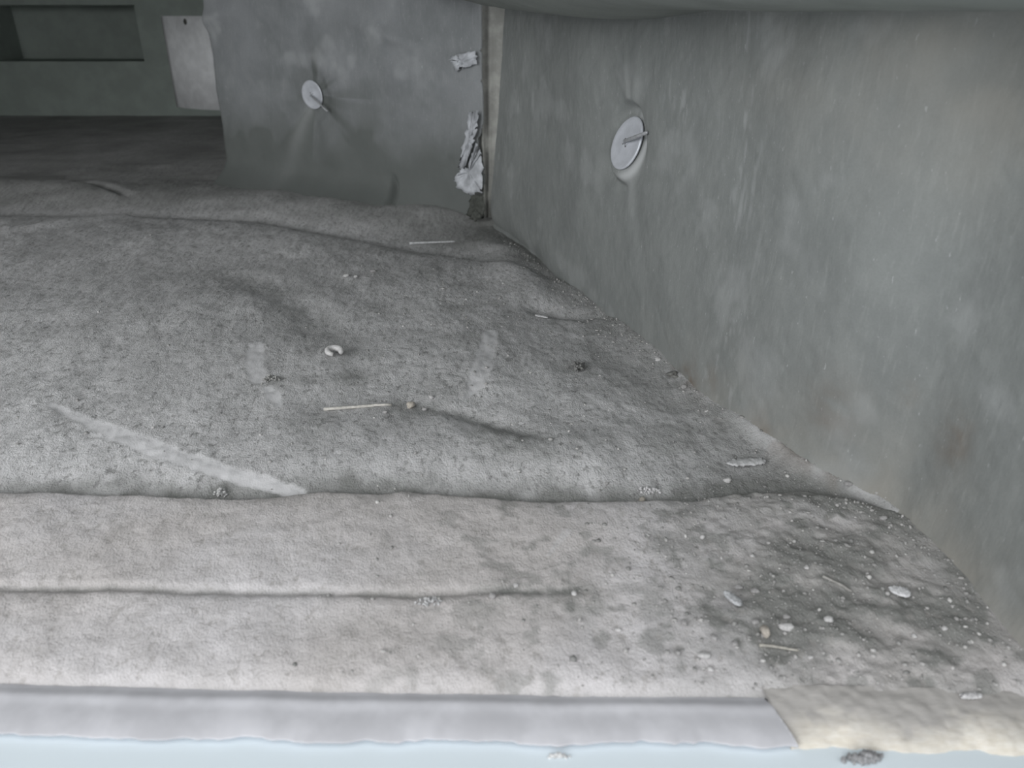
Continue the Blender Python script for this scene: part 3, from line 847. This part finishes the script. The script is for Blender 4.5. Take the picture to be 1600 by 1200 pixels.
straw((506, 642), (612, 635), .00105, 'pale straw lying in the middle of the dusty floor panel', (.62, .60, .56))
straw((1186, 1010), (1247, 1017), .0006, 'faint thin straw in the dirt behind the front groove', (.46, .44, .40))
straw((640, 382), (712, 379), .0013, 'thin bright straw at the back edge of the dusty panel', (.60, .61, .62))
straw((1285, 902), (1330, 925), .0006, 'thin grey straw left of the white sliver', (.40, .39, .37))

# curled white scrap
p = at(523, 555); R_ = mm(9, 523, 555)
pts = []; rads = []
for i in range(18):
    t = i / 17; an = math.radians(-70 + 290 * t)
    pts.append((p[0] + R_ * 1.15 * math.cos(an + .9), p[1] + R_ * 1.1 * math.sin(an + .9), p[2] + .0022 + .0016 * math.sin(t * 3)))
    rads.append(.0013 + .0011 * math.sin(math.pi * min(1, t * 1.1)) + .0003 * math.sin(9 * t))
tube('curled_scrap', 'small curled white scrap like a letter c on the dusty panel', pts, rads, plain('white_scrap', (.66, .65, .65), .8, 0, .2, 700, .4), 'scrap')

# clumps: fibres or crumbs that hang together
def clump(name, label, px, py, wpx, hpx, n, rmin, rmax, col, seed, cat, hgt=.003, mat=None, sub=1):
    p = at(px, py) if py < 1172 else fl(px, py, -.002); w, d = mm(wpx, px, py), mm(hpx, px, py) * 1.6
    rr = np.random.RandomState(seed); bm = bmesh.new()
    for i in range(n):
        u = rr.randn(2) * .42; rr_ = rr.uniform(rmin, rmax)
        x, y = p[0] + u[0] * w / 2, p[1] + u[1] * d / 2
        z = (float(surf(x, y)) if y > .19 else -.0024) + rr_ * .6 + abs(rr.randn()) * hgt * max(0, 1 - np.hypot(*u)) * .6
        res = bmesh.ops.create_icosphere(bm, subdivisions=sub, radius=rr_)
        M_ = Matrix.Translation((x, y, z)) @ Matrix.Rotation(rr.uniform(0, 3), 4, Vector(rr.randn(3)).normalized()) @ Matrix.Diagonal((1.5, .8, .8, 1))
        bmesh.ops.transform(bm, matrix=M_, verts=res['verts'])
    o = bm_obj(name, bm, mat or plain(name + '_bits', col, .9, 0, .4, 900, .4, .0004), None, True)
    return tag(o, label, cat)
clump('dirt_clump', 'dark crumbly dirt clump on the right half of the dusty panel', 902, 575, 26, 22, 60, .0006, .0016, (.25, .25, .245), 3, 'dirt clump', .005)
clump('fluff_clump', 'white frayed fluff at the end of the long wiped streak by the strip edge', 345, 773, 26, 10, 40, .0004, .0009, (.66, .66, .66), 5, 'fluff', .003)
clump('fluff_clump', 'small ragged fluff between the two parts of the left wiped mark', 422, 594, 30, 14, 46, .0004, .0010, (.40, .40, .39), 6, 'fluff', .003)
clump('crumb_streak', 'row of sparkling white crumbs on the strip edge below the mound', 1015, 768, 46, 8, 90, .0003, .0007, (.74, .73, .74), 7, 'crumbs', .002)
clump('fluff_clump', 'grey fluff wisps hanging below the cream insulation', 1350, 1186, 40, 8, 90, .0008, .0014, (.36, .36, .37), 8, 'fluff', .002)
clump('fluff_clump', 'white fluff tuft on the bright ledge below the edge strip', 872, 1181, 26, 5, 50, .0003, .0007, (.80, .80, .80), 12, 'fluff', .001)
clump('fluff_clump', 'whitish fluff on the front strip left of its middle', 672, 940, 40, 14, 60, .0003, .0008, (.62, .62, .63), 9, 'fluff', .001)

# uncountable grit
def grit(name, label, n, sampler, rmin, rmax, seed):
    rr = np.random.RandomState(seed)
    bm0 = bmesh.new(); bmesh.ops.create_icosphere(bm0, subdivisions=1, radius=1.0)
    bv = np.array([v_.co[:] for v_ in bm0.verts]); bf = np.array([[v_.index for v_ in f.verts] for f in bm0.faces]); bm0.free()
    pts = sampler(rr, n); n = len(pts)
    z = surf(pts[:, 0], pts[:, 1])
    r_ = rmin * (rmax / rmin) ** (rr.rand(n) ** 3.0)
    V = bv[None] * r_[:, None, None] * rr.uniform(.6, 1.45, (n, 1, 3)) * np.array([1, 1, .7]) * rr.uniform(.62, 1.3, (n, len(bv), 1))
    V[:, :, 0] += pts[:, 0:1]; V[:, :, 1] += pts[:, 1:2]; V[:, :, 2] += (z + r_ * .35)[:, None]
    F = (bf[None] + (np.arange(n) * len(bv))[:, None, None]).reshape(-1, 3)
    me = bpy.data.meshes.new(name); me.from_pydata(V.reshape(-1, 3).tolist(), [], F.tolist())
    return tag(link(name, me, M_GRIT), label, 'grit', kind='stuff')
def s_panel(rr, n):
    X = rr.uniform(-.45, .22, n * 3); Y = rr.uniform(.30, .80, n * 3)
    w = np.exp(-((X - .06) / .16) ** 2) * .8 + .08
    w *= .45 + .9 * np.clip(fbm(X, Y, 25, 3), 0, 1)
    k_ = (rr.rand(n * 3) < w) & (X < wall_x(Y) - .003) & (Y > L_EDGE(X) + .002) & (Y < L_REAR(X) - .02)
    return np.stack([X, Y], -1)[k_][:n]
def s_wall(rr, n):
    s_ = rr.uniform(.10, WS[-1], n); d = rr.exponential(.008, n) + .001
    X = np.interp(s_, WS, WC[:, 0]) + d * np.interp(s_, WS, WN[:, 0]); Y = np.interp(s_, WS, WC[:, 1]) + d * np.interp(s_, WS, WN[:, 1])
    k_ = Y > L_GROOVE(X) + .002
    return np.stack([X, Y], -1)[k_]
def s_corner(rr, n):
    X = rr.uniform(-.08, .22, n * 4); Y = rr.uniform(.19, .32, n * 4)
    w = sstep(.0, .085, X - .2 * (Y - .22)) * (.3 + .9 * np.clip(fbm(X, Y, 45, 3) + .3, 0, 1)) + .05
    k_ = (rr.rand(n * 4) < w) & (X < wall_x(Y) - .002) & (Y > L_GROOVE(X) + .002) & (Y < L_EDGE(X) - .001)
    return np.stack([X, Y], -1)[k_][:n]
def s_all(rr, n):
    return np.vstack([s_panel(rr, 3600), s_wall(rr, 900), s_corner(rr, 1500)])
grit('grit_scatter', 'fine mixed grit strewn over the dusty floor and heaped towards the right wall', 6100, s_all, .00026, .00115, 21)

# ------------------------------------------------------------------ daylight, added fill lamp and camera
w = bpy.data.worlds.new('daylight'); sc.world = w; w.use_nodes = True
bg = w.node_tree.nodes['Background']
bg.inputs['Color'].default_value = (.975, .99, 1.0, 1); bg.inputs['Strength'].default_value = 1.08

cam = bpy.data.cameras.new('camera'); co = bpy.data.objects.new('camera', cam); COL.objects.link(co)
co.location = (0, 0, H); co.rotation_euler = (math.pi / 2 - PITCH, 0, 0)
cam.sensor_width = 36; cam.lens = 36 * FPX / 1600; cam.clip_start = .005; cam.clip_end = 50
cam.dof.use_dof = True; cam.dof.focus_distance = .50; cam.dof.aperture_fstop = 14
sc.camera = co
la = bpy.data.lights.new('added_fill_light', 'AREA'); lo = bpy.data.objects.new('added_fill_light', la); COL.objects.link(lo)  # unseen area lamp added to brighten the depth of the duct
la.shape = 'RECTANGLE'; la.size = 1.4; la.size_y = .9; la.energy = 24; la.color = (.985, 1, 1)
lo.location = (-1.25, -1.35, .80)
lo.rotation_euler = (Vector((-.05, .6, .08)) - lo.location).to_track_quat('-Z', 'Y').to_euler()
sc.view_settings.view_transform = 'Standard'; sc.view_settings.look = 'None'
sc.view_settings.gamma = 1; sc.view_settings.exposure = 0.08; sc.view_settings.use_curve_mapping = False
